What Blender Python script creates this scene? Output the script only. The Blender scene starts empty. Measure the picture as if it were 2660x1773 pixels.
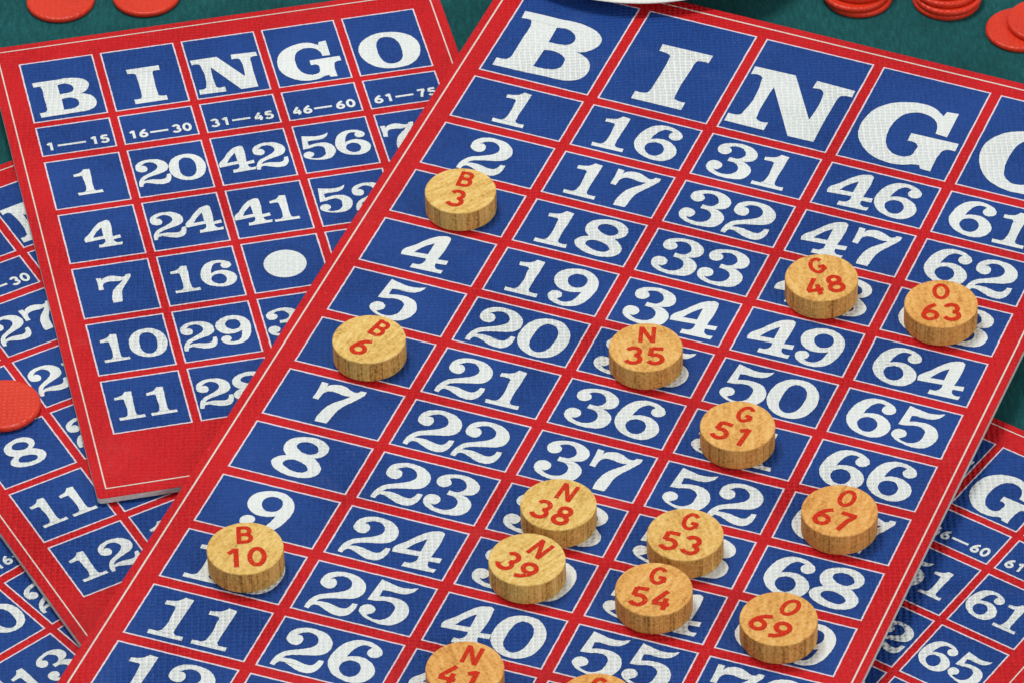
import bpy, bmesh, math, random, json
from mathutils import Vector, Matrix
from mathutils.geometry import tessellate_polygon
random.seed(7)
C = bpy.context.scene.collection
D = json.loads(r'''{"CAM_LOC":[8.6e-05,-0.970528,0.754228],"CAM_ROT":[[0.99955,0.0299955,0.0],[-0.0196242,0.6539428,-0.7562894],[-0.0226853,0.7559491,0.6542372]],"G":{"A":[[0.02652443,0.00676917,-0.00037628],[-0.01186308,0.01639587,0.00238916],[0.00660124,-0.00061985,1.0]],"B":[[0.01824569,-0.00380695,-0.10343415],[0.00336971,0.01851948,-0.03901306],[0.0,0.0,1.0]],"C":[[0.01620164,-0.0088162,-0.13258267],[0.00865182,0.01650947,-0.09629688],[0.0,0.0,1.0]],"D":[[0.01368833,-0.01149677,-0.1197131],[0.01128241,0.01394841,-0.18178859],[0.0,0.0,1.0]],"E":[[0.01408345,0.01060713,0.0387648],[-0.01040935,0.01435104,-0.13375221],[0.0,0.0,1.0]]},"GLYPH":{"B":[[[-0.506,0.991,1],[-0.2,0.996,0],[-0.086,0.994,0],[0.081,1.004,0],[0.215,0.983,0],[0.334,0.938,0],[0.415,0.868,0],[0.449,0.799,0],[0.45,0.722,0],[0.415,0.635,0],[0.353,0.562,0],[0.266,0.523,1],[0.357,0.491,0],[0.435,0.436,0],[0.484,0.351,0],[0.506,0.251,0],[0.486,0.153,0],[0.436,0.08,0],[0.352,0.034,0],[0.246,0.016,0],[0.124,0.014,0],[-0.155,0.005,0],[-0.496,-0.0,1],[-0.503,0.132,1],[-0.43,0.133,0],[-0.382,0.155,0],[-0.362,0.204,0],[-0.359,0.296,0],[-0.363,0.539,0],[-0.37,0.819,0],[-0.386,0.859,0],[-0.418,0.869,0],[-0.5,0.861,1]],[[-0.083,0.84,1],[0.024,0.859,0],[0.103,0.829,0],[0.16,0.769,0],[0.177,0.694,0],[0.156,0.631,0],[0.113,0.596,0],[0.05,0.585,0],[-0.078,0.577,1]],[[-0.073,0.434,1],[0.044,0.452,0],[0.122,0.427,0],[0.188,0.372,0],[0.204,0.287,0],[0.194,0.211,0],[0.145,0.162,0],[0.064,0.138,0],[-0.08,0.133,1]]],"I":[[[-0.289,0.99,1],[0.289,0.995,1],[0.288,0.858,1],[0.208,0.86,0],[0.167,0.848,0],[0.15,0.787,0],[0.148,0.714,0],[0.146,0.2,0],[0.151,0.157,0],[0.192,0.137,0],[0.283,0.133,1],[0.286,0.004,1],[-0.285,-0.001,1],[-0.285,0.133,1],[-0.2,0.13,0],[-0.16,0.146,0],[-0.14,0.198,0],[-0.136,0.262,0],[-0.139,0.785,0],[-0.143,0.828,0],[-0.173,0.848,0],[-0.282,0.866,1]]],"N":[[[-0.582,0.99,1],[-0.117,1.0,1],[0.271,0.341,1],[0.277,0.773,0],[0.268,0.823,0],[0.234,0.864,0],[0.128,0.859,1],[0.134,0.997,1],[0.576,0.981,1],[0.582,0.866,1],[0.502,0.859,0],[0.462,0.843,0],[0.445,0.801,0],[0.442,0.737,0],[0.438,0.005,1],[0.145,-0.001,1],[-0.269,0.725,1],[-0.274,0.212,0],[-0.267,0.156,0],[-0.233,0.13,0],[-0.125,0.136,1],[-0.127,-0.001,1],[-0.582,0.006,1],[-0.58,0.14,1],[-0.496,0.142,0],[-0.449,0.167,0],[-0.435,0.222,0],[-0.433,0.779,0],[-0.445,0.838,0],[-0.486,0.864,0],[-0.578,0.854,1]]],"G":[[[-0.183,1.009,0],[-0.023,1.038,0],[0.11,1.013,0],[0.197,0.957,0],[0.244,0.917,1],[0.262,1.0,1],[0.393,1.014,1],[0.393,0.589,1],[0.259,0.602,1],[0.244,0.706,0],[0.197,0.804,0],[0.115,0.863,0],[0.018,0.883,0],[-0.087,0.857,0],[-0.166,0.791,0],[-0.221,0.654,0],[-0.237,0.47,0],[-0.216,0.318,0],[-0.176,0.227,0],[-0.112,0.154,0],[-0.014,0.112,0],[0.072,0.123,0],[0.126,0.165,0],[0.141,0.25,0],[0.143,0.339,0],[0.102,0.382,0],[0.012,0.383,1],[0.011,0.519,1],[0.549,0.529,1],[0.553,0.397,1],[0.455,0.387,0],[0.422,0.351,0],[0.409,0.29,0],[0.406,-0.019,1],[0.286,-0.012,1],[0.263,0.04,1],[0.204,0.032,0],[0.077,-0.021,0],[-0.087,-0.036,0],[-0.272,0.014,0],[-0.42,0.134,0],[-0.522,0.29,0],[-0.553,0.438,0],[-0.542,0.603,0],[-0.481,0.787,0],[-0.358,0.924,0]]],"1":[[[-0.315,0.836,1],[-0.222,0.855,0],[-0.121,0.893,0],[-0.067,0.95,0],[-0.037,0.998,1],[0.118,0.982,1],[0.115,0.731,0],[0.107,0.209,0],[0.112,0.152,0],[0.145,0.111,0],[0.208,0.096,0],[0.304,0.107,1],[0.316,0.003,1],[-0.306,-0.003,1],[-0.316,0.096,1],[-0.231,0.098,0],[-0.149,0.107,0],[-0.106,0.144,0],[-0.089,0.209,0],[-0.095,0.653,0],[-0.099,0.717,0],[-0.136,0.748,0],[-0.198,0.747,0],[-0.307,0.743,1]]],"2":[[[-0.19,0.986,0],[-0.074,1.011,0],[0.043,1.003,0],[0.18,0.975,0],[0.285,0.91,0],[0.363,0.827,0],[0.406,0.722,0],[0.406,0.601,0],[0.356,0.496,0],[0.267,0.433,0],[0.116,0.383,0],[-0.046,0.335,0],[-0.184,0.281,0],[-0.238,0.244,0],[-0.275,0.182,1],[-0.187,0.202,0],[-0.063,0.205,0],[0.085,0.174,0],[0.182,0.158,0],[0.264,0.18,0],[0.306,0.246,0],[0.324,0.33,1],[0.418,0.339,1],[0.41,0.156,0],[0.37,0.056,0],[0.295,-0.014,0],[0.191,-0.036,0],[0.071,-0.02,0],[-0.092,0.049,0],[-0.212,0.094,0],[-0.279,0.091,0],[-0.317,0.043,0],[-0.328,-0.029,1],[-0.417,-0.019,1],[-0.418,0.083,0],[-0.378,0.226,0],[-0.299,0.341,0],[-0.152,0.43,0],[-0.002,0.511,0],[0.102,0.592,0],[0.146,0.669,0],[0.14,0.762,0],[0.091,0.839,0],[0.007,0.891,0],[-0.087,0.899,0],[-0.167,0.87,0],[-0.219,0.828,0],[-0.263,0.782,1],[-0.192,0.79,0],[-0.141,0.753,0],[-0.111,0.686,0],[-0.117,0.615,0],[-0.157,0.557,0],[-0.23,0.539,0],[-0.32,0.566,0],[-0.388,0.628,0],[-0.403,0.717,0],[-0.382,0.837,0],[-0.304,0.93,0]]],"0":[[[-0.126,1.007,0],[0.016,1.025,0],[0.162,1.001,0],[0.301,0.905,0],[0.401,0.77,0],[0.452,0.616,0],[0.461,0.431,0],[0.423,0.263,0],[0.354,0.118,0],[0.254,0.027,0],[0.137,-0.021,0],[-0.007,-0.031,0],[-0.158,0.007,0],[-0.291,0.087,0],[-0.399,0.218,0],[-0.452,0.353,0],[-0.461,0.522,0],[-0.426,0.724,0],[-0.338,0.877,0],[-0.234,0.964,0]],[[-0.073,0.871,0],[0.028,0.874,0],[0.127,0.824,0],[0.19,0.726,0],[0.225,0.585,0],[0.217,0.444,0],[0.19,0.28,0],[0.132,0.165,0],[0.043,0.103,0],[-0.062,0.111,0],[-0.144,0.175,0],[-0.203,0.307,0],[-0.209,0.459,0],[-0.198,0.635,0],[-0.155,0.789,0]]],"3":[[[-0.182,0.994,0],[-0.067,1.022,0],[0.056,1.031,0],[0.182,1.003,0],[0.29,0.947,0],[0.366,0.871,0],[0.395,0.792,0],[0.386,0.685,0],[0.344,0.617,0],[0.255,0.569,0],[0.182,0.546,1],[0.266,0.514,0],[0.343,0.461,0],[0.406,0.381,0],[0.426,0.3,0],[0.413,0.192,0],[0.369,0.102,0],[0.28,0.032,0],[0.165,0.004,0],[-0.001,-0.014,0],[-0.141,0.001,0],[-0.285,0.05,0],[-0.375,0.113,0],[-0.42,0.192,0],[-0.426,0.301,0],[-0.378,0.378,0],[-0.292,0.406,0],[-0.209,0.389,0],[-0.148,0.33,0],[-0.139,0.252,0],[-0.167,0.198,0],[-0.211,0.163,0],[-0.273,0.173,1],[-0.215,0.121,0],[-0.126,0.088,0],[-0.019,0.086,0],[0.083,0.121,0],[0.152,0.195,0],[0.174,0.28,0],[0.158,0.363,0],[0.103,0.431,0],[0.034,0.462,0],[-0.026,0.469,0],[-0.094,0.474,1],[-0.09,0.589,1],[-0.021,0.585,0],[0.088,0.604,0],[0.144,0.662,0],[0.169,0.738,0],[0.144,0.818,0],[0.09,0.887,0],[-0.002,0.927,0],[-0.097,0.921,0],[-0.164,0.893,0],[-0.194,0.856,1],[-0.149,0.827,0],[-0.116,0.773,0],[-0.131,0.7,0],[-0.18,0.649,0],[-0.26,0.63,0],[-0.341,0.667,0],[-0.38,0.726,0],[-0.388,0.82,0],[-0.342,0.904,0],[-0.266,0.96,0]]],"4":[[[0.123,1.019,0],[0.197,1.032,0],[0.261,0.989,1],[0.271,0.891,0],[0.248,0.37,1],[0.441,0.397,1],[0.447,0.277,1],[0.257,0.26,1],[0.268,0.173,0],[0.315,0.121,0],[0.452,0.12,1],[0.439,0.018,1],[-0.143,0.0,1],[-0.14,0.117,1],[-0.013,0.134,0],[0.039,0.2,0],[0.043,0.323,1],[-0.436,0.28,1],[-0.452,0.381,0],[-0.281,0.621,0],[-0.122,0.844,0],[0.011,0.971,0]],[[0.029,0.778,1],[0.031,0.441,1],[-0.233,0.418,1],[-0.121,0.614,0]]],"5":[[[-0.325,1.05,1],[-0.16,1.01,0],[0.043,0.971,0],[0.224,0.994,0],[0.346,1.053,1],[0.301,0.932,0],[0.199,0.844,0],[0.039,0.814,0],[-0.151,0.816,0],[-0.219,0.805,1],[-0.214,0.639,1],[-0.05,0.684,0],[0.138,0.687,0],[0.291,0.625,0],[0.389,0.492,0],[0.417,0.334,0],[0.366,0.176,0],[0.258,0.053,0],[0.086,0.005,0],[-0.153,0.044,0],[-0.329,0.12,0],[-0.417,0.228,0],[-0.401,0.332,0],[-0.328,0.392,0],[-0.234,0.393,0],[-0.154,0.323,0],[-0.154,0.24,0],[-0.202,0.189,0],[-0.259,0.146,1],[-0.132,0.094,0],[0.014,0.105,0],[0.117,0.189,0],[0.157,0.352,0],[0.14,0.486,0],[0.049,0.559,0],[-0.086,0.567,0],[-0.205,0.529,0],[-0.377,0.509,1]]],"6":[[[-0.083,1.017,0],[0.067,1.023,0],[0.236,0.971,0],[0.354,0.873,0],[0.376,0.782,0],[0.326,0.707,0],[0.223,0.676,0],[0.142,0.72,0],[0.115,0.8,0],[0.161,0.902,1],[0.008,0.917,0],[-0.08,0.842,0],[-0.133,0.724,0],[-0.171,0.561,1],[-0.04,0.617,0],[0.107,0.628,0],[0.259,0.571,0],[0.386,0.448,0],[0.429,0.323,0],[0.396,0.171,0],[0.303,0.059,0],[0.135,-0.001,0],[-0.06,0.021,0],[-0.237,0.096,0],[-0.368,0.231,0],[-0.429,0.378,0],[-0.422,0.577,0],[-0.361,0.782,0],[-0.245,0.938,0]],[[-0.056,0.499,0],[0.071,0.488,0],[0.164,0.382,0],[0.173,0.245,0],[0.105,0.142,0],[-0.019,0.119,0],[-0.124,0.179,0],[-0.193,0.295,0],[-0.177,0.413,0]]],"7":[[[-0.423,1.003,1],[-0.298,0.994,1],[-0.293,0.892,1],[-0.259,0.958,0],[-0.187,1.0,0],[-0.08,1.026,0],[0.024,1.011,0],[0.142,0.957,0],[0.222,0.926,0],[0.284,0.942,0],[0.312,0.998,1],[0.423,1.002,1],[0.421,0.917,0],[0.365,0.805,0],[0.28,0.666,0],[0.187,0.525,0],[0.124,0.38,0],[0.098,0.218,0],[0.086,0.093,0],[0.071,0.004,1],[-0.149,-0.003,1],[-0.158,0.122,0],[-0.135,0.267,0],[-0.095,0.418,0],[-0.031,0.533,0],[0.051,0.625,0],[0.136,0.711,0],[0.203,0.807,1],[0.088,0.788,0],[-0.016,0.805,0],[-0.139,0.82,0],[-0.22,0.8,0],[-0.277,0.745,0],[-0.298,0.646,0],[-0.301,0.538,1],[-0.417,0.548,1],[-0.412,0.74,0]]],"8":[[[-0.122,1.027,0],[0.052,1.056,0],[0.232,1.014,0],[0.363,0.901,0],[0.391,0.765,0],[0.328,0.629,0],[0.227,0.562,1],[0.346,0.472,0],[0.444,0.349,0],[0.452,0.22,0],[0.382,0.104,0],[0.228,0.024,0],[0.017,0.002,0],[-0.219,0.05,0],[-0.394,0.159,0],[-0.452,0.27,0],[-0.407,0.378,0],[-0.256,0.484,1],[-0.347,0.571,0],[-0.396,0.686,0],[-0.373,0.853,0],[-0.265,0.966,0]],[[-0.095,0.898,0],[0.048,0.909,0],[0.183,0.837,0],[0.228,0.734,0],[0.16,0.639,0],[0.02,0.621,0],[-0.111,0.681,0],[-0.185,0.761,0],[-0.168,0.846,0]],[[-0.125,0.407,0],[0.024,0.398,0],[0.175,0.333,0],[0.236,0.236,0],[0.182,0.157,0],[0.025,0.136,0],[-0.138,0.184,0],[-0.24,0.266,0],[-0.217,0.358,0]]],"9":[[[-0.15,1.007,0],[-0.025,1.032,0],[0.115,1.017,0],[0.244,0.955,0],[0.343,0.86,0],[0.4,0.749,0],[0.423,0.626,0],[0.413,0.462,0],[0.378,0.303,0],[0.314,0.149,0],[0.221,0.042,0],[0.117,-0.011,0],[0.004,-0.038,0],[-0.135,-0.024,0],[-0.272,0.034,0],[-0.353,0.12,0],[-0.37,0.201,0],[-0.331,0.285,0],[-0.249,0.321,0],[-0.167,0.305,0],[-0.121,0.249,0],[-0.114,0.194,0],[-0.135,0.15,0],[-0.174,0.114,1],[-0.127,0.08,0],[-0.056,0.067,0],[0.032,0.088,0],[0.097,0.141,0],[0.149,0.255,0],[0.171,0.372,0],[0.184,0.438,1],[0.087,0.392,0],[-0.027,0.364,0],[-0.153,0.369,0],[-0.266,0.414,0],[-0.356,0.498,0],[-0.408,0.596,0],[-0.423,0.708,0],[-0.394,0.821,0],[-0.294,0.934,0]],[[-0.045,0.884,0],[0.051,0.883,0],[0.134,0.841,0],[0.177,0.769,0],[0.186,0.655,0],[0.152,0.57,0],[0.076,0.519,0],[-0.026,0.511,0],[-0.117,0.572,0],[-0.168,0.656,0],[-0.177,0.755,0],[-0.132,0.837,0]]],"O":[[[0.144,0.989,0],[0.26,0.951,0],[0.368,0.88,0],[0.462,0.777,0],[0.519,0.637,0],[0.532,0.483,0],[0.514,0.349,0],[0.464,0.222,0],[0.361,0.085,0],[0.22,0.002,0],[0.084,-0.024,0],[-0.039,-0.026,0],[-0.164,0.0,0],[-0.295,0.062,0],[-0.414,0.181,0],[-0.497,0.337,0],[-0.532,0.495,0],[-0.531,0.621,0],[-0.48,0.76,0],[-0.389,0.878,0],[-0.271,0.956,0],[-0.13,1.005,0],[0.018,1.012,0]],[[0.045,0.866,0],[0.122,0.82,0],[0.179,0.714,0],[0.206,0.569,0],[0.205,0.396,0],[0.185,0.274,0],[0.134,0.171,0],[0.041,0.112,0],[-0.067,0.113,0],[-0.159,0.192,0],[-0.206,0.34,0],[-0.215,0.503,0],[-0.205,0.651,0],[-0.172,0.771,0],[-0.104,0.854,0],[-0.033,0.878,0]]]},"CHIPS":[["B","3",-0.01013,-0.06268,18],["G","48",0.06633,-0.09546,-11],["B","6",-0.03,-0.11103,36],["B","10",-0.05499,-0.17434,-3],["N","35",0.02811,-0.11632,6],["G","51",0.04609,-0.14184,28],["N","38",0.00852,-0.16406,28],["N","39",0.00178,-0.18009,44],["G","53",0.03384,-0.17414,20],["G","54",0.0269,-0.18987,16],["O","67",0.06539,-0.16846,27],["O","69",0.05129,-0.19941,40],["O","63",0.09102,-0.1052,4],["N","41",-0.01111,-0.21087,22],["G","56",0.01443,-0.22098,10]],"DISCS":[["s1",0,[0.08221,0.01835,0.0]],["s1",1,[0.08149,0.01858,0.0013]],["s1",2,[0.08204,0.02055,0.0026]],["s1",3,[0.08229,0.02065,0.0039]],["s2",0,[0.10235,0.01635,0.0]],["s2",1,[0.10266,0.0163,0.0013]],["s2",2,[0.10229,0.01766,0.0026]],["s2",3,[0.10201,0.01909,0.0039]],["p",0,[0.11809,0.00367,0.0]],["p",1,[0.12308,0.00505,0.0013]],["f",0,[-0.10188,0.02558,0.0]],["f",1,[-0.08206,0.02665,0.0]],["c",0,[-0.10727,-0.11941,0.0034]]],"DISH":[0.03331,0.04429,0.0108]}''')
CELL_Z, INK_Z = 0.00006, 0.00012      # print layers lie a hair above the card face
TH = 0.0014

# ------------------------------------------------------------------ materials
def mat(name):
    m = bpy.data.materials.new(name); m.use_nodes = True
    nt = m.node_tree; nt.nodes.clear()
    o = nt.nodes.new('ShaderNodeOutputMaterial'); b = nt.nodes.new('ShaderNodeBsdfPrincipled')
    nt.links.new(b.outputs[0], o.inputs[0])
    return m, nt, b
def N(nt, t, **kw):
    x = nt.nodes.new(t)
    for k, v in kw.items():
        if k in x.inputs: x.inputs[k].default_value = v
        else: setattr(x, k, v)
    return x
def math_(nt, op, a, b=None):
    x = nt.nodes.new('ShaderNodeMath'); x.operation = op
    for i, v in enumerate((a, b)):
        if v is None: continue
        if hasattr(v, 'is_output'): nt.links.new(v, x.inputs[i])
        else: x.inputs[i].default_value = v
    return x.outputs[0]
def mapping(nt, src, scale=(1, 1, 1), rot=(0, 0, 0)):
    mp = nt.nodes.new('ShaderNodeMapping'); mp.inputs['Scale'].default_value = scale; mp.inputs['Rotation'].default_value = rot
    nt.links.new(src, mp.inputs[0]); return mp.outputs[0]
def mix(nt, fac, a, b, blend='MIX'):
    x = nt.nodes.new('ShaderNodeMix'); x.data_type = 'RGBA'; x.blend_type = blend
    for i, v in ((0, fac), (6, a), (7, b)):
        if hasattr(v, 'is_output'): nt.links.new(v, x.inputs[i])
        else: x.inputs[i].default_value = v
    return x.outputs[2]
def ramp(nt, src, stops):
    r = nt.nodes.new('ShaderNodeValToRGB'); nt.links.new(src, r.inputs[0])
    e = r.color_ramp.elements
    while len(e) > 1: e.remove(e[-1])
    e[0].position = stops[0][0]; e[0].color = stops[0][1]
    for p, c in stops[1:]:
        k = e.new(p); k.color = c
    return r.outputs[0]

def linen(nt, b, strength):
    """embossed linen finish of the printed stock: rows of small raised pips, plus fibre streaks"""
    g = nt.nodes.new('ShaderNodeNewGeometry').outputs['Position']
    wob = N(nt, 'ShaderNodeTexNoise', Scale=260.0, Detail=2.0); nt.links.new(g, wob.inputs['Vector'])
    off = nt.nodes.new('ShaderNodeVectorMath'); off.operation = 'MULTIPLY_ADD'
    nt.links.new(wob.outputs['Color'], off.inputs[0]); off.inputs[1].default_value = (0.0011, 0.0011, 0); nt.links.new(g, off.inputs[2])
    sp = nt.nodes.new('ShaderNodeSeparateXYZ'); nt.links.new(off.outputs[0], sp.inputs[0])
    def lobe(o_, period):
        c_ = math_(nt, 'COSINE', math_(nt, 'MULTIPLY', o_, 2*math.pi/period))
        return math_(nt, 'ADD', math_(nt, 'MULTIPLY', c_, 0.5), 0.5)
    col = lobe(sp.outputs[0], 0.00124); row = lobe(sp.outputs[1], 0.00108)
    pip = math_(nt, 'ADD', math_(nt, 'MULTIPLY', math_(nt, 'MULTIPLY', col, row), 1.5), math_(nt, 'MULTIPLY', col, 0.5))
    vd = pip
    patch = N(nt, 'ShaderNodeTexNoise', Scale=34.0, Detail=2.0); nt.links.new(g, patch.inputs['Vector'])
    amt = N(nt, 'ShaderNodeMapRange'); nt.links.new(patch.outputs['Fac'], amt.inputs[0])
    amt.inputs[1].default_value = 0.35; amt.inputs[2].default_value = 0.65; amt.inputs[3].default_value = 0.25; amt.inputs[4].default_value = 1.0
    pip = math_(nt, 'MULTIPLY', pip, amt.outputs[0])
    st = N(nt, 'ShaderNodeTexNoise', Scale=1.0, Detail=3.0, Roughness=0.65); nt.links.new(mapping(nt, g, (2300, 560, 300)), st.inputs['Vector'])
    h = math_(nt, 'ADD', pip, math_(nt, 'MULTIPLY', st.outputs['Fac'], 0.8))
    bm = N(nt, 'ShaderNodeBump', Strength=strength, Distance=0.00022)
    nt.links.new(h, bm.inputs['Height']); nt.links.new(bm.outputs[0], b.inputs['Normal'])
    return g, st.outputs['Fac'], vd

def ink(name, col, dark, rough=0.5, strength=0.9, spec=0.13):
    m, nt, b = mat(name)
    g, st, vd = linen(nt, b, strength)
    gr = N(nt, 'ShaderNodeTexNoise', Scale=1900.0, Detail=3.0, Roughness=0.7); nt.links.new(g, gr.inputs['Vector'])
    big = N(nt, 'ShaderNodeTexNoise', Scale=60.0, Detail=4.0); nt.links.new(g, big.inputs['Vector'])
    f = math_(nt, 'ADD', math_(nt, 'MULTIPLY', gr.outputs['Fac'], 0.55), math_(nt, 'ADD', math_(nt, 'MULTIPLY', st, 0.3), math_(nt, 'MULTIPLY', big.outputs['Fac'], 0.35)))
    c = ramp(nt, f, [(0.40, dark), (0.64, col)])
    if strength > 0.5:      # rubbed specks and faint scuffs where the ink has worn
        sk = N(nt, 'ShaderNodeTexNoise', Scale=1300.0, Detail=2.0, Roughness=0.6); nt.links.new(g, sk.inputs['Vector'])
        sc_ = N(nt, 'ShaderNodeTexNoise', Scale=1.0, Detail=5.0, Roughness=0.75, Distortion=0.8); nt.links.new(mapping(nt, g, (55, 90, 60), (0, 0, 0.6)), sc_.inputs['Vector'])
        a1 = ramp(nt, sk.outputs['Fac'], [(0.68, (0, 0, 0, 1)), (0.76, (0.12, 0.12, 0.12, 1))])
        a2 = ramp(nt, sc_.outputs['Fac'], [(0.58, (0, 0, 0, 1)), (0.80, (0.05, 0.05, 0.05, 1))])
        c = mix(nt, math_(nt, 'MAXIMUM', a1, a2), c, (0.55, 0.55, 0.58, 1))
    nt.links.new(c, b.inputs['Base Color'])
    b.inputs['Roughness'].default_value = rough; b.inputs['Specular IOR Level'].default_value = spec
    return m
RED = ink('printed red', (0.67, 0.014, 0.018, 1), (0.40, 0.004, 0.009, 1))
BLUE = ink('printed blue', (0.016, 0.070, 0.300, 1), (0.006, 0.030, 0.150, 1))
WHITE = ink('unprinted white', (0.87, 0.91, 0.89, 1), (0.70, 0.75, 0.73, 1), 0.55, 1.0, 0.2)
KEYLINE = ink('pale key line', (0.84, 0.74, 0.66, 1), (0.66, 0.45, 0.38, 1), 0.5, 0.6)
PALE = ink('pale cell outline', (0.84, 0.74, 0.80, 1), (0.66, 0.54, 0.56, 1), 0.5, 0.6)

def m_core():
    m, nt, b = mat('grey board core')
    g = nt.nodes.new('ShaderNodeNewGeometry').outputs['Position']
    n1 = N(nt, 'ShaderNodeTexNoise', Scale=1.0, Detail=4.0, Roughness=0.7); nt.links.new(mapping(nt, g, (900, 900, 3500)), n1.inputs['Vector'])
    nt.links.new(ramp(nt, n1.outputs['Fac'], [(0.3, (0.50, 0.49, 0.45, 1)), (0.65, (0.80, 0.79, 0.72, 1))]), b.inputs['Base Color'])
    b.inputs['Roughness'].default_value = 0.85
    bm = N(nt, 'ShaderNodeBump', Strength=0.6, Distance=0.0002); nt.links.new(n1.outputs['Fac'], bm.inputs['Height']); nt.links.new(bm.outputs[0], b.inputs['Normal'])
    return m
CORE = m_core()

def m_felt():
    m, nt, b = mat('green felt')
    g = nt.nodes.new('ShaderNodeNewGeometry').outputs['Position']
    a = N(nt, 'ShaderNodeTexNoise', Scale=1.0, Detail=5.0, Roughness=0.7); nt.links.new(mapping(nt, g, (1100, 300, 300)), a.inputs['Vector'])
    c2 = N(nt, 'ShaderNodeTexNoise', Scale=1900.0, Detail=4.0, Roughness=0.8); nt.links.new(g, c2.inputs['Vector'])
    big = N(nt, 'ShaderNodeTexNoise', Scale=45.0, Detail=3.0); nt.links.new(g, big.inputs['Vector'])
    f = math_(nt, 'ADD', math_(nt, 'MULTIPLY', a.outputs['Fac'], 0.5), math_(nt, 'ADD', math_(nt, 'MULTIPLY', c2.outputs['Fac'], 0.32), math_(nt, 'MULTIPLY', big.outputs['Fac'], 0.3)))
    nt.links.new(ramp(nt, f, [(0.40, (0.006, 0.045, 0.048, 1)), (0.56, (0.010, 0.090, 0.094, 1)), (0.72, (0.020, 0.160, 0.160, 1))]), b.inputs['Base Color'])
    b.inputs['Roughness'].default_value = 0.95; b.inputs['Specular IOR Level'].default_value = 0.15
    b.inputs['Sheen Weight'].default_value = 0.12; b.inputs['Sheen Tint'].default_value = (0.2, 0.7, 0.7, 1)
    bm = N(nt, 'ShaderNodeBump', Strength=0.9, Distance=0.0003)
    nt.links.new(math_(nt, 'ADD', a.outputs['Fac'], c2.outputs['Fac']), bm.inputs['Height']); nt.links.new(bm.outputs[0], b.inputs['Normal'])
    return m
FELT = m_felt()

def m_wood(name, side):
    m, nt, b = mat(name)
    oi = nt.nodes.new('ShaderNodeObjectInfo'); tc = nt.nodes.new('ShaderNodeTexCoord').outputs['Object']
    rnd = oi.outputs['Random']
    vr = nt.nodes.new('ShaderNodeVectorRotate'); vr.rotation_type = 'Z_AXIS'; nt.links.new(tc, vr.inputs['Vector'])
    nt.links.new(math_(nt, 'MULTIPLY', math_(nt, 'SUBTRACT', rnd, 0.5), 1.5), vr.inputs['Angle'])
    ofs = nt.nodes.new('ShaderNodeVectorMath'); ofs.operation = 'ADD'; nt.links.new(vr.outputs[0], ofs.inputs[0])
    cm = nt.nodes.new('ShaderNodeCombineXYZ'); nt.links.new(rnd, cm.inputs[0]); nt.links.new(rnd, cm.inputs[1]); nt.links.new(cm.outputs[0], ofs.inputs[1])
    v = ofs.outputs[0]
    lo = (1250, 520, 150) if not side else (2600, 2600, 50)
    fine = N(nt, 'ShaderNodeTexNoise', Scale=1.0, Detail=4.0, Roughness=0.65); nt.links.new(mapping(nt, v, lo), fine.inputs['Vector'])
    ring = N(nt, 'ShaderNodeTexNoise', Scale=1.0, Detail=2.0, Distortion=0.6); nt.links.new(mapping(nt, v, (620, 95, 40) if not side else (620, 620, 25)), ring.inputs['Vector'])
    pore = N(nt, 'ShaderNodeTexNoise', Scale=1700.0, Detail=3.0); nt.links.new(v, pore.inputs['Vector'])
    f = math_(nt, 'ADD', math_(nt, 'MULTIPLY', fine.outputs['Fac'], 0.36), math_(nt, 'ADD', math_(nt, 'MULTIPLY', ring.outputs['Fac'], 0.32), math_(nt, 'MULTIPLY', pore.outputs['Fac'], 0.36)))
    if side:
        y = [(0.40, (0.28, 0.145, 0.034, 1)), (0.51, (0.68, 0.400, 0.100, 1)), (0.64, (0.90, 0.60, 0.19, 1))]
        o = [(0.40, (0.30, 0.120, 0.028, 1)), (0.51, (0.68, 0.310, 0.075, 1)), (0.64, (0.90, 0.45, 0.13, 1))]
    else:
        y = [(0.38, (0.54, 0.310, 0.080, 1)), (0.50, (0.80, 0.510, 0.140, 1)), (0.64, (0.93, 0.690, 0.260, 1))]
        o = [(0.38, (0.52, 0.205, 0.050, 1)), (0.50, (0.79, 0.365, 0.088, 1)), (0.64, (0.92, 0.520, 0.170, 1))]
    c = mix(nt, oi.outputs['Alpha'], ramp(nt, f, y), ramp(nt, f, o))
    nt.links.new(c, b.inputs['Base Color'])
    b.inputs['Roughness'].default_value = 0.65; b.inputs['Specular IOR Level'].default_value = 0.15
    bm = N(nt, 'ShaderNodeBump', Strength=0.9, Distance=0.0003); 
    sp = nt.nodes.new('ShaderNodeSeparateXYZ'); nt.links.new(v, sp.inputs[0])
    sx = math_(nt, 'COSINE', math_(nt, 'MULTIPLY', sp.outputs[0], 2*math.pi/0.0009)); sy = math_(nt, 'COSINE', math_(nt, 'MULTIPLY', sp.outputs[1], 2*math.pi/0.0008))
    hgt = f if side else math_(nt, 'ADD', f, math_(nt, 'MULTIPLY', math_(nt, 'ADD', sx, sy), 0.07))   # saw marks
    nt.links.new(hgt, bm.inputs['Height']); nt.links.new(bm.outputs[0], b.inputs['Normal'])
    return m
WOOD_TOP, WOOD_SIDE = m_wood('planed wood face', False), m_wood('sawn wood rim', True)

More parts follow.
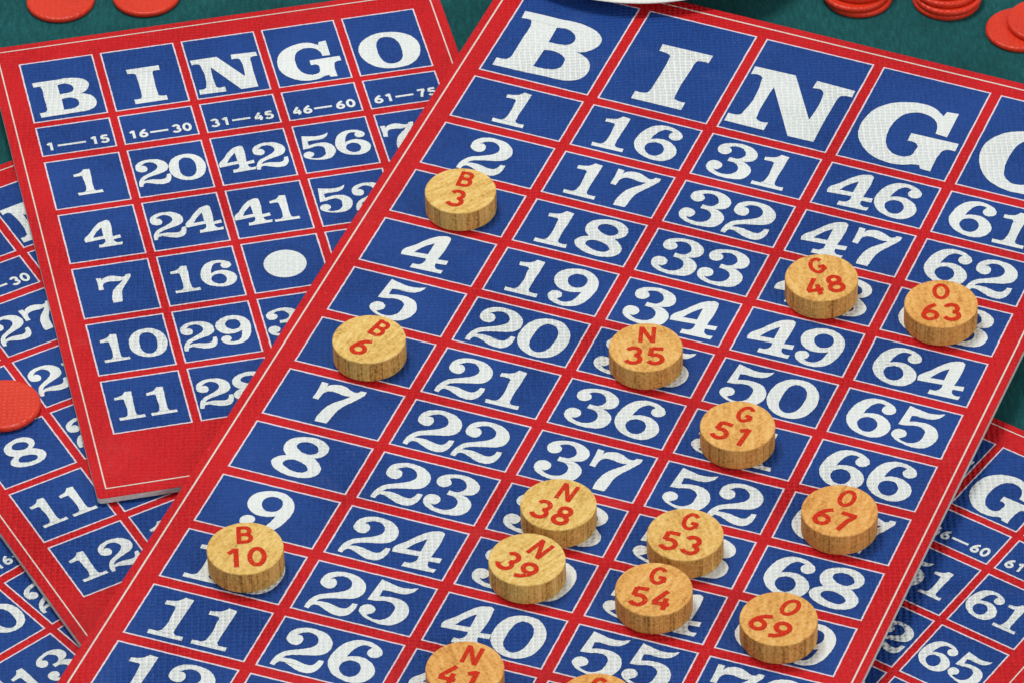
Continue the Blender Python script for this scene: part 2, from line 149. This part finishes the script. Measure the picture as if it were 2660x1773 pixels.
def plain(name, col, col2, rough, scale, bump=0.3, spec=0.5):
    m, nt, b = mat(name)
    g = nt.nodes.new('ShaderNodeNewGeometry').outputs['Position']
    n1 = N(nt, 'ShaderNodeTexNoise', Scale=scale, Detail=3.0, Roughness=0.65); nt.links.new(g, n1.inputs['Vector'])
    nt.links.new(ramp(nt, n1.outputs['Fac'], [(0.35, col2), (0.65, col)]), b.inputs['Base Color'])
    b.inputs['Roughness'].default_value = rough; b.inputs['Specular IOR Level'].default_value = spec
    bm = N(nt, 'ShaderNodeBump', Strength=bump, Distance=0.00012); nt.links.new(n1.outputs['Fac'], bm.inputs['Height']); nt.links.new(bm.outputs[0], b.inputs['Normal'])
    return m
CHIP_INK = plain('red chip ink', (0.80, 0.040, 0.010, 1), (0.50, 0.018, 0.006, 1), 0.6, 2200, 0.3, 0.1)
_nt = CHIP_INK.node_tree; _b = [n for n in _nt.nodes if n.type == 'BSDF_PRINCIPLED'][0]
_g = _nt.nodes.new('ShaderNodeNewGeometry').outputs['Position']
_w = N(_nt, 'ShaderNodeTexNoise', Scale=1500.0, Detail=4.0, Roughness=0.75); _nt.links.new(_g, _w.inputs['Vector'])
_nt.links.new(ramp(_nt, _w.outputs['Fac'], [(0.36, (0.25, 0.25, 0.25, 1)), (0.46, (1, 1, 1, 1))]), _b.inputs['Alpha'])   # ink worn thin on the high grain
PLASTIC = ink('red orange plastic', (0.78, 0.046, 0.016, 1), (0.60, 0.028, 0.010, 1), 0.33, 0.28, 0.3)
CREAM = ink('cream glazed china', (0.86, 0.86, 0.81, 1), (0.74, 0.75, 0.70, 1), 0.4, 0.4)

# ------------------------------------------------------------------ helpers
def obj(name, verts, faces, mats, parent=None, fmat=None, smooth=False):
    me = bpy.data.meshes.new(name); me.from_pydata([tuple(v) for v in verts], [], faces)
    for m in (mats if isinstance(mats, (list, tuple)) else [mats]): me.materials.append(m)
    if fmat:
        for p, i in zip(me.polygons, fmat): p.material_index = i
    if smooth:
        for p in me.polygons: p.use_smooth = True
    me.update()
    o = bpy.data.objects.new(name, me); C.objects.link(o)
    if parent: o.parent = parent
    return o
def tag(o, label=None, cat=None, group=None, kind=None):
    for k, v in (('label', label), ('category', cat), ('group', group), ('kind', kind)):
        if v: o[k] = v
    return o
def thing(name, loc, rz, label, cat, group=None):
    o = bpy.data.objects.new(name, None); C.objects.link(o)
    o.location = loc; o.rotation_euler = (0, 0, rz); o.empty_display_size = 0.01
    return tag(o, label, cat, group)

def smooth_outline(ctrl, seg=5):
    """closed outline through control points; flagged points are sharp corners"""
    n = len(ctrl); out = []
    for i in range(n):
        p1, p2 = ctrl[i], ctrl[(i + 1) % n]
        p0, p3 = ctrl[i - 1], ctrl[(i + 2) % n]
        a, b = Vector(p1[:2]), Vector(p2[:2])
        d = (b - a).length
        def tan(pp, pc, pn):
            u, w = Vector(pc[:2]) - Vector(pp[:2]), Vector(pn[:2]) - Vector(pc[:2])
            lu, lw = max(u.length, 1e-6), max(w.length, 1e-6)
            return (u / lu * lw + w / lw * lu) / (lu + lw) 
        t1 = (b - a) if p1[2] else tan(p0, p1, p2) * d
        t2 = (b - a) if p2[2] else tan(p1, p2, p3) * d
        if p1[2] and p2[2]:
            out.append(a); continue
        if p1[2]: t1 = (b - a) * 1.5 - t2 * 0.5
        if p2[2]: t2 = (b - a) * 1.5 - t1 * 0.5
        for k in range(seg):
            t = k / seg; t_2 = t * t; t_3 = t_2 * t
            out.append(a * (2*t_3 - 3*t_2 + 1) + t1 * (t_3 - 2*t_2 + t) + b * (-2*t_3 + 3*t_2) + t2 * (t_3 - t_2))
    return out
GL = {}
for ch, cs in D['GLYPH'].items():
    loops = [smooth_outline(c) for c in cs]
    tris = tessellate_polygon([[Vector((p.x, p.y, 0)) for p in l] for l in loops])
    pts = [p for l in loops for p in l]
    good = []
    for t in tris:
        a, b, c = (pts[i] for i in t)
        ar = (b.x-a.x)*(c.y-a.y) - (b.y-a.y)*(c.x-a.x)
        if abs(ar) < 1e-9: continue
        good.append(tuple(t) if ar > 0 else (t[0], t[2], t[1]))
    GL[ch] = (pts, good)

# monoline sans characters: list of strokes (points, closed); width 0.62, height 1
def arc(cx, cy, rx, ry, a0, a1, n=14):
    return [(cx + rx*math.cos(math.radians(a0 + (a1-a0)*i/n)), cy + ry*math.sin(math.radians(a0 + (a1-a0)*i/n))) for i in range(n+1)]
SANS = {
 '0': [(arc(.31, .5, .24, .43, 0, 360, 28)[:-1], True)],
 '1': [([(.12, .76), (.38, .95)], False), ([(.38, 1.0), (.38, 0)], False)],
 '2': [(arc(.30, .68, .23, .25, 165, -35, 14) + [(.08, .08)], False), ([(.05, .075), (.57, .075)], False)],
 '3': [(arc(.29, .71, .21, .22, 160, -80, 14), False), (arc(.29, .29, .25, .23, 80, -160, 14), False)],
 '4': [([(.42, 1.0), (.06, .34)], False), ([(.02, .30), (.60, .30)], False), ([(.44, .62), (.44, 0)], False)],
 '5': [([(.55, .925), (.14, .925)], False), ([(.15, .95), (.11, .52)], False), (arc(.29, .32, .25, .25, 130, -155, 16), False)],
 '6': [(arc(.31, .30, .23, .23, 0, 360, 24)[:-1], True), ([(.50, .93), (.30, .80), (.14, .58), (.085, .34)], False)],
 '7': [([(.04, .925), (.58, .925)], False), ([(.54, .92), (.36, .55), (.24, 0)], False)],
 '8': [(arc(.31, .73, .19, .20, 0, 360, 24)[:-1], True), (arc(.31, .28, .23, .22, 0, 360, 24)[:-1], True)],
 '9': [(arc(.31, .70, .23, .23, 0, 360, 24)[:-1], True), ([(.535, .66), (.48, .42), (.32, .20), (.12, .07)], False)],
 'B': [([(.10, 0), (.10, 1)], False), ([(.06, .925), (.32, .925)] + arc(.33, .725, .17, .20, 80, -80, 10) + [(.06, .525)], False), ([(.30, .52)] + arc(.34, .30, .20, .225, 80, -80, 10) + [(.06, .075)], False)],
 'N': [([(.08, 0), (.08, 1)], False), ([(.10, .95), (.54, .05)], False), ([(.56, 0), (.56, 1)], False)],
 'G': [(arc(.32, .5, .25, .43, 42, 330, 22), False), ([(.34, .42), (.60, .42)], False), ([(.56, .44), (.56, .16)], False)],
 'O': [(arc(.31, .5, .25, .43, 0, 360, 28)[:-1], True)],
 '-': [([(0, .46), (1, .46)], False)],
}
def strokes(text, w, adv, zbase, sx=1.0, gap=None):
    """ribbons for a run of sans characters, baseline at y 0, starting at x 0; returns verts, faces, width"""
    V, F, x0 = [], [], 0.0; z = zbase
    for chr_ in text:
        for pts, closed in SANS[chr_]:
            n = len(pts); z += 0.000012; base = len(V)
            P = [Vector((x0 + p[0]*sx, p[1])) for p in pts]
            for i in range(n):
                if closed: d = P[(i+1) % n] - P[i-1]
                else: d = P[min(i+1, n-1)] - P[max(i-1, 0)]
                d.normalize(); nn = Vector((-d.y, d.x)) * w / 2
                V += [(P[i]+nn, z), (P[i]-nn, z)]
            for i in range(n if closed else n-1):
                j = (i+1) % n
                F.append((base+2*i+1, base+2*j+1, base+2*j, base+2*i))
        x0 += adv
    return [(v.x, v.y, zz) for v, zz in V], F, x0 - adv + 0.62*sx

# ------------------------------------------------------------------ table
def grid_plane(name, x0, x1, y0, y1, z, m):
    return obj(name, [(x0, y0, z), (x1, y0, z), (x1, y1, z), (x0, y1, z)], [(0, 1, 2, 3)], m)
tag(grid_plane('table', -0.9, 0.9, -0.9, 0.9, 0, FELT), kind='structure')

# ------------------------------------------------------------------ cards
class Card:
    """printed card; maps card coordinates (columns across, rows up) onto its place on the table"""
    def __init__(s, key, zb, label, name, cat, group=None):
        s.g = D['G'][key]
        o = Vector(s.map(0, 0)); u = Vector(s.map(1, 0)) - o
        s.ang = math.atan2(u.y, u.x); s.col = u.length
        s.c = Vector(s.map(2.5, -3))
        s.root = thing(name, (s.c.x, s.c.y, zb), s.ang, label, cat, group)
        s.R = Matrix.Rotation(-s.ang, 2)
    def map(s, x, y):
        g = s.g; w = g[2][0]*x + g[2][1]*y + g[2][2]
        return ((g[0][0]*x + g[0][1]*y + g[0][2]) / w, (g[1][0]*x + g[1][1]*y + g[1][2]) / w)
    def loc(s, x, y, z):
        v = s.R @ (Vector(s.map(x, y)) - s.c); return (v.x, v.y, z)
    def board(s, x0, x1, y0, y1):
        n = 12; r = 0.0009; P = []
        # rounded rectangle outline in card space (corner radius r metres)
        rx = r / s.col; ry = rx / s.asp
        for cx, cy, a in ((x1-rx, y1-ry, 0), (x0+rx, y1-ry, 90), (x0+rx, y0+ry, 180), (x1-rx, y0+ry, 270)):
            for k in range(5):
                t = math.radians(a + 22.5*k); P.append((cx + rx*math.cos(t), cy + ry*math.sin(t), math.cos(t), math.sin(t)))
        m = len(P); e = 0.00009
        V = [s.loc(x, y, 0) for x, y, _, _ in P] + [s.loc(x, y, TH - e) for x, y, _, _ in P]
        V += [s.loc(x - e*0.8/s.col*cx, y - e*0.8/s.col/s.asp*cy, TH) for x, y, cx, cy in P]
        F = [tuple(range(m-1, -1, -1))]; M = [0]
        for i in range(m):
            j = (i+1) % m
            F.append((i, j, m+j, m+i)); M.append(0)
            F.append((m+i, m+j, 2*m+j, 2*m+i)); M.append(1)
        F.append(tuple(range(2*m, 3*m))); M.append(1)
        obj('board', V, F, [CORE, RED], s.root, M)
    def key_line(s, x0, x1, y0, y1, w):
        wy = w / s.asp
        V = [s.loc(x, y, TH + CELL_Z) for x, y in ((x0, y0), (x1, y0), (x1, y1), (x0, y1), (x0+w, y0+wy), (x1-w, y0+wy), (x1-w, y1-wy), (x0+w, y1-wy))]
        obj('border_line', V, [(0, 1, 5, 4), (1, 2, 6, 5), (2, 3, 7, 6), (3, 0, 4, 7)], KEYLINE, s.root)
    def cells(s, rects, w):
        V, F, M = [], [], []
        wy = w / s.asp
        for x0, x1, y0, y1 in rects:
            b = len(V); n = 30
            def rim(x0, x1, y0, y1):
                out = []
                for (ax, ay), (bx, by) in (((x0, y0), (x1, y0)), ((x1, y0), (x1, y1)), ((x1, y1), (x0, y1)), ((x0, y1), (x0, y0))):
                    for k in range(n):
                        t = k/n; v = s.loc(ax + (bx-ax)*t, ay + (by-ay)*t, TH + CELL_Z)
                        j = 0.000045 if k else 0
                        out.append((v[0] + random.uniform(-j, j), v[1] + random.uniform(-j, j), v[2]))
                return out
            V += rim(x0, x1, y0, y1) + rim(x0+w, x1-w, y0+wy, y1-wy); m = 4*n
            for i in range(m): F.append((b+i, b+(i+1) % m, b+m+(i+1) % m, b+m+i)); M.append(0)
            F.append(tuple(range(b+m, b+2*m))); M.append(1)
        obj('number_squares', V, F, [PALE, BLUE], s.root, M)
    def glyph(s, ch, xc, base, cap):
        """cap: height in columns; base in rows"""
        pts, tris = GL[ch]
        out = []
        for p in pts:
            v = s.loc(xc + p.x*cap, base + p.y*cap/s.asp, TH + INK_Z); j = 0.00005
            out.append((v[0] + random.uniform(-j, j), v[1] + random.uniform(-j, j), v[2]))
        return out, tris
    def numerals(s, items, cap, slot):
        V, F = [], []
        for txt, xc, base in items:
            pos = [xc] if len(txt) == 1 else [xc - slot, xc + slot]
            if len(txt) == 2:
                if txt[0] == '1': pos[0] += 0.055*cap
                if txt[1] == '1': pos[1] -= 0.055*cap
            for ch, px in zip(txt, pos):
                v, f = s.glyph(ch, px, base, cap); b = len(V); V += v; F += [tuple(b+i for i in t) for t in f]
        obj('numerals', V, F, WHITE, s.root)
    def letter(s, ch, xc, base, cap):
        v, f = s.glyph(ch, xc, base, cap); obj('letter', v, f, WHITE, s.root)

# master board ---------------------------------------------------------------
A = Card('A', 0.0073 - TH, 'large board with fifteen rows of numbers, lying on top of all the cards', 'master_board', 'bingo board')
A.asp = 0.6147
A.board(-0.178, 5.165, -16.36, 1.335)
A.key_line(-0.114, 5.108, -16.26, 1.212, 0.0135)
g = 0.0405; gy = 0.067
rects = []
for c in range(5):
    rects.append((c+g, c+1-g, -1+gy, 0.997))
    for n_ in range(1, 16): rects.append((c+g, c+1-g, -n_-1+gy, -n_-gy))
A.cells(rects, 0.0122)
for c, ch in enumerate('BINGO'): A.letter(ch, c + 0.5 + (-0.012, 0, 0, 0.01, 0.0)[c], -0.786, 0.7358)
A.numerals([(str(15*c + n_), c + 0.5 - (0.005 if 15*c+n_ > 9 else 0.0), -n_ - 0.5 - 0.3485) for c in range(5) for n_ in range(1, 16)], 0.417, 0.188)

# player cards ---------------------------------------------------------------
def player_card(key, zb, label, nums):
    s = Card(key, zb, label, 'bingo_card', 'bingo card', 'small five by five bingo cards tucked under the large board')
    g_ = s.g; s.asp = math.hypot(g_[0][1], g_[1][1]) / math.hypot(g_[0][0], g_[1][0])
    s.board(-0.298, 5.31, -5.962, 2.262)
    s.key_line(-0.19, 5.198, -5.822, 2.166, 0.016)
    k = 0.046; rc = []
    for c in range(5):
        rc += [(c+k, c+1-k, 0.712, 1.877), (c+k, c+1-k, 0.062, 0.622)]
        rc += [(c+k, c+1-k, -r-1+k, -r-k) for r in range(5)]
    s.cells(rc, 0.0175)
    for c, ch in enumerate('BINGO'): s.letter(ch, c + 0.5, 0.795, 0.70)
    it = []
    for c in range(5):
        for r in range(5):
            if c == 2 and r == 2: continue
            it.append((nums[c][r], c + 0.5 + (-0.01 if len(nums[c][r]) == 2 else 0), -r - 0.745))
    s.numerals(it, 0.474, 0.208)
    # range figures, each column's run
    V, F = [], []
    hh = 0.148
    for c, (a, b_) in enumerate((('1', '15'), ('16', '30'), ('31', '45'), ('46', '60'), ('61', '75'))):
        for txt, xs in ((a, 0.12), (b_, 0.65)):
            v, f, w_ = strokes(txt, 0.24, 0.92, 0, 1.18)
            b = len(V)
            V += [s.loc(c + xs + x*hh*0.94, 0.155 + y*hh/s.asp, TH + INK_Z + z) for x, y, z in v]; F += [tuple(b+i for i in q) for q in f]
        x0 = 0.38 if c else 0.26; b = len(V)
        V += [s.loc(c + x, y, TH + INK_Z) for x, y in ((x0, 0.212), (0.60, 0.212), (0.60, 0.244), (x0, 0.244))]; F.append((b, b+1, b+2, b+3))
    obj('range_figures', V, F, WHITE, s.root)
    V = [s.loc(2.49 + 0.25*math.cos(t*math.pi/32), -2.505 + 0.25/s.asp*math.sin(t*math.pi/32), TH + INK_Z) for t in range(64)]
    obj('free_spot', V, [tuple(range(64))], WHITE, s.root)
    return s
player_card('B', 0.0053 - TH, 'bingo card showing its whole BINGO heading and 20, 42, 56 in its first row',
            [['1', '4', '7', '10', '11'], ['20', '24', '16', '29', '28'], ['42', '41', '', '38', '35'], ['56', '52', '47', '50', '59'], ['73', '66', '70', '61', '68']])
player_card('C', 0.0034 - TH, 'tilted bingo card with 8, 11 and 12 down its first column and a red marker',
            [['3', '5', '8', '11', '12'], ['27', '21', '26', '19', '18'], ['33', '40', '', '36', '44'], ['48', '55', '51', '60', '57'], ['62', '69', '74', '71', '64']])
player_card('D', 0.00145 - TH, 'bingo card in the lower left corner with a 13 beside the large board',
            [['10', '13', '2', '6', '9'], ['23', '25', '17', '30', '22'], ['32', '37', '', '43', '39'], ['49', '53', '58', '46', '54'], ['63', '67', '72', '75', '65']])
player_card('E', 0.00145 - TH, 'bingo card right of the large board with 61 and 65 in its last column',
            [['4', '8', '14', '15', '6'], ['18', '20', '26', '30', '24'], ['34', '38', '', '45', '31'], ['51', '52', '59', '47', '56'], ['61', '65', '70', '72', '68']])

# ------------------------------------------------------------------ wooden counters
CR, CH = 0.00777, 0.00515
def turned(profile, n=72):
    """profile: (r, z, material) from bottom centre to top centre"""
    V, F, M = [], [], []
    for r_, z_, _ in profile:
        for k in range(n):
            a = 2*math.pi*k/n; V.append((r_*math.cos(a), r_*math.sin(a), z_))
    for i in range(len(profile)-1):
        for k in range(n):
            j = (k+1) % n
            F.append((i*n+k, i*n+j, (i+1)*n+j, (i+1)*n+k)); M.append(profile[i+1][2])
    F.append(tuple(range(n-1, -1, -1))); M.append(profile[0][2])
    L = (len(profile)-1)*n; F.append(tuple(range(L, L+n))); M.append(profile[-1][2])
    return V, F, M
e = 0.00022
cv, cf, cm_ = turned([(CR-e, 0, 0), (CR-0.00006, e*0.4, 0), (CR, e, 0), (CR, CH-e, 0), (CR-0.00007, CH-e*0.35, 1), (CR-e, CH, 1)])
proto = None
INKM = {}
def print_mesh(text, h, w_rel):
    if text not in INKM:
        adv = 0.84; v, f, w_ = strokes(text, w_rel, adv, 0, 1.10)
        me = bpy.data.meshes.new('printed_letter' if text.isalpha() else 'printed_number')
        me.from_pydata([((x - w_/2)*h, (y - 0.5)*h, z) for x, y, z in v], [], f); me.materials.append(CHIP_INK); me.update()
        INKM[text] = me
    return INKM[text]
tone = {'3': .12, '48': .55, '6': .05, '10': .10, '35': .62, '51': .72, '38': .05, '39': 0.0, '53': .30, '54': .78, '67': .95, '69': .75, '63': .85, '41': .90, '56': 1.0}
where = {'3': 'marked B 3 lying just under the printed 2', '48': 'marked G 48 covering the printed 48', '6': 'marked B 6 lying just under the printed 5', '10': 'marked B 10 half covering the printed 10',
 '35': 'marked N 35 covering the printed 35', '51': 'marked G 51 between the printed 50 and 52', '38': 'marked N 38 touching the N 39 counter', '39': 'marked N 39 touching the N 38 counter',
 '53': 'marked G 53 touching the G 54 counter', '54': 'marked G 54 touching the G 53 counter', '67': 'marked O 67 between the printed 66 and 68', '69': 'marked O 69 below the printed 68',
 '63': 'marked O 63 near the right edge of the large board', '41': 'marked N 41 cut by the bottom edge of the photo', '56': 'below the printed 55, only its rim in view at the bottom'}
for L_, num, x, y, deg in D['CHIPS']:
    r_ = thing('wooden_counter', (x, y, 0.0073 + INK_Z + 0.00004), -math.radians(deg), ('orange' if tone[num] > .5 else 'yellow') + ' wooden counter ' + where[num], 'bingo counter', 'round wooden number counters on the large board')
    if proto is None:
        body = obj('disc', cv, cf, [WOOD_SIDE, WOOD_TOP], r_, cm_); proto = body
    else:
        body = proto.copy(); C.objects.link(body); body.parent = r_
    body.color = (1, 1, 1, tone[num])
    me = print_mesh(L_, 0.0050, 0.185)
    o = bpy.data.objects.new('printed_letter', me); C.objects.link(o); o.parent = r_; o.location = (0, 0.0039, CH + 0.00004)
    me = print_mesh(num, 0.0055, 0.19)
    o = bpy.data.objects.new('printed_number', me); C.objects.link(o); o.parent = r_; o.location = (0, -0.00275, CH + 0.00004)

# ------------------------------------------------------------------ red plastic markers
PR, PT = 0.0079, 0.00128
pv, pf, pm = turned([(PR-0.0004, 0, 0), (PR-0.0001, 0.00018, 0), (PR, 0.0005, 0), (PR-0.00006, 0.00095, 0), (PR-0.00035, PT, 0), (PR-0.0009, PT-0.00004, 0)])
mk = None
order = {0: 'bottom', 1: 'second from the bottom', 2: 'third from the bottom', 3: 'top'}
for kind, k, (x, y, z) in D['DISCS']:
    if kind == 's1': lb, gp = 'thin red plastic marker, %s of the left stack, nearest the saucer' % order[k], 'red plastic markers stacked on the felt'
    elif kind == 's2': lb, gp = 'thin red plastic marker, %s of the right stack, nearest the loose pair' % order[k], 'red plastic markers stacked on the felt'
    elif kind == 'p': lb, gp = ('red plastic marker flat on the felt in the right corner, half covered by another', 'red plastic marker on top of another at the right frame edge')[k], 'red plastic markers lying loose'
    elif kind == 'f': lb, gp = ('single red plastic marker on the felt at the far left', 'single red plastic marker on the felt above the O I N letters of the left card')[k], 'red plastic markers lying loose'
    else: lb, gp = 'red plastic marker lying on the tilted card at the left frame edge', 'red plastic markers lying loose'
    if kind == 'f' and k == 1: lb = 'single red plastic marker on the felt, right one of the two behind the left card'
    if kind == 'f' and k == 0: lb = 'single red plastic marker on the felt, left one of the two behind the left card'
    if mk is None: o = obj('plastic_marker', pv, pf, PLASTIC, None, None, True); mk = o
    else: o = mk.copy(); C.objects.link(o)
    o.location = (x, y, z + 0.00003*(k+1) + (0.0003 if kind == 'c' else 0)); o.rotation_euler = (0, 0, random.uniform(0, 6))
    if kind == 'p' and k == 1:
        o.location.z += 0.0
    tag(o, lb, 'marker', gp)

# ------------------------------------------------------------------ white dish at the far edge
dx, dy, dz = D['DISH']; zb = 0.0073 + INK_Z + 0.00002
H0 = dz - zb
dv, df, dm = turned([(0.020, 0, 0), (0.022, 0.0001, 0), (0.0225, 0.0008, 0), (0.030, H0*0.45, 0), (0.0375, H0-0.0003, 0), (0.0396, H0, 0), (0.0400, H0+0.00015, 0), (0.03985, H0+0.00035, 0), (0.0392, H0+0.0005, 0), (0.0375, H0+0.0003, 0), (0.030, H0*0.7+0.0005, 0), (0.022, 0.0026, 0), (0.019, 0.0022, 0)], 128)
dish = obj('saucer', dv, df, CREAM, None, None, True); dish.location = (dx, dy, zb)
tag(dish, 'white round saucer on the far edge of the large board, only its rim in view', 'saucer')

# ------------------------------------------------------------------ light
def area(name, az, el, dist, size, power, col, target=(0, -0.09, 0)):
    L = bpy.data.lights.new(name, 'AREA'); L.shape = 'DISK'; L.size = size; L.energy = power; L.color = col
    o = bpy.data.objects.new(name, L); C.objects.link(o)
    a, b = math.radians(az), math.radians(el)
    p = Vector((math.sin(a)*math.cos(b), math.cos(a)*math.cos(b), math.sin(b))) * dist + Vector(target)
    o.location = p; o.rotation_euler = (Vector(target) - p).to_track_quat('-Z', 'Y').to_euler()
    return o
area('key_lamp', -26, 71, 0.95, 0.34, 5.0, (1.0, 0.975, 0.93))
area('fill_lamp', 138, 26, 1.3, 0.4, 4.0, (1.0, 0.97, 0.94))
w = bpy.data.worlds.new('World'); bpy.context.scene.world = w; w.use_nodes = True
bg = w.node_tree.nodes['Background']; bg.inputs[0].default_value = (0.93, 0.97, 1.0, 1); bg.inputs[1].default_value = 0.42

# ------------------------------------------------------------------ camera
cam = bpy.data.cameras.new('Camera'); co = bpy.data.objects.new('Camera', cam); C.objects.link(co)
R3 = Matrix(D['CAM_ROT']).to_4x4(); R3.translation = Vector(D['CAM_LOC']); co.matrix_world = R3
cam.sensor_fit = 'HORIZONTAL'; cam.sensor_width = 36; cam.lens = 14000/2660*36; cam.clip_start = 0.05; cam.clip_end = 20
sc = bpy.context.scene; sc.camera = co
sc.view_settings.view_transform = 'Standard'; sc.view_settings.look = 'None'; sc.view_settings.exposure = 0; sc.view_settings.gamma = 1
sc.view_settings.use_curve_mapping = False
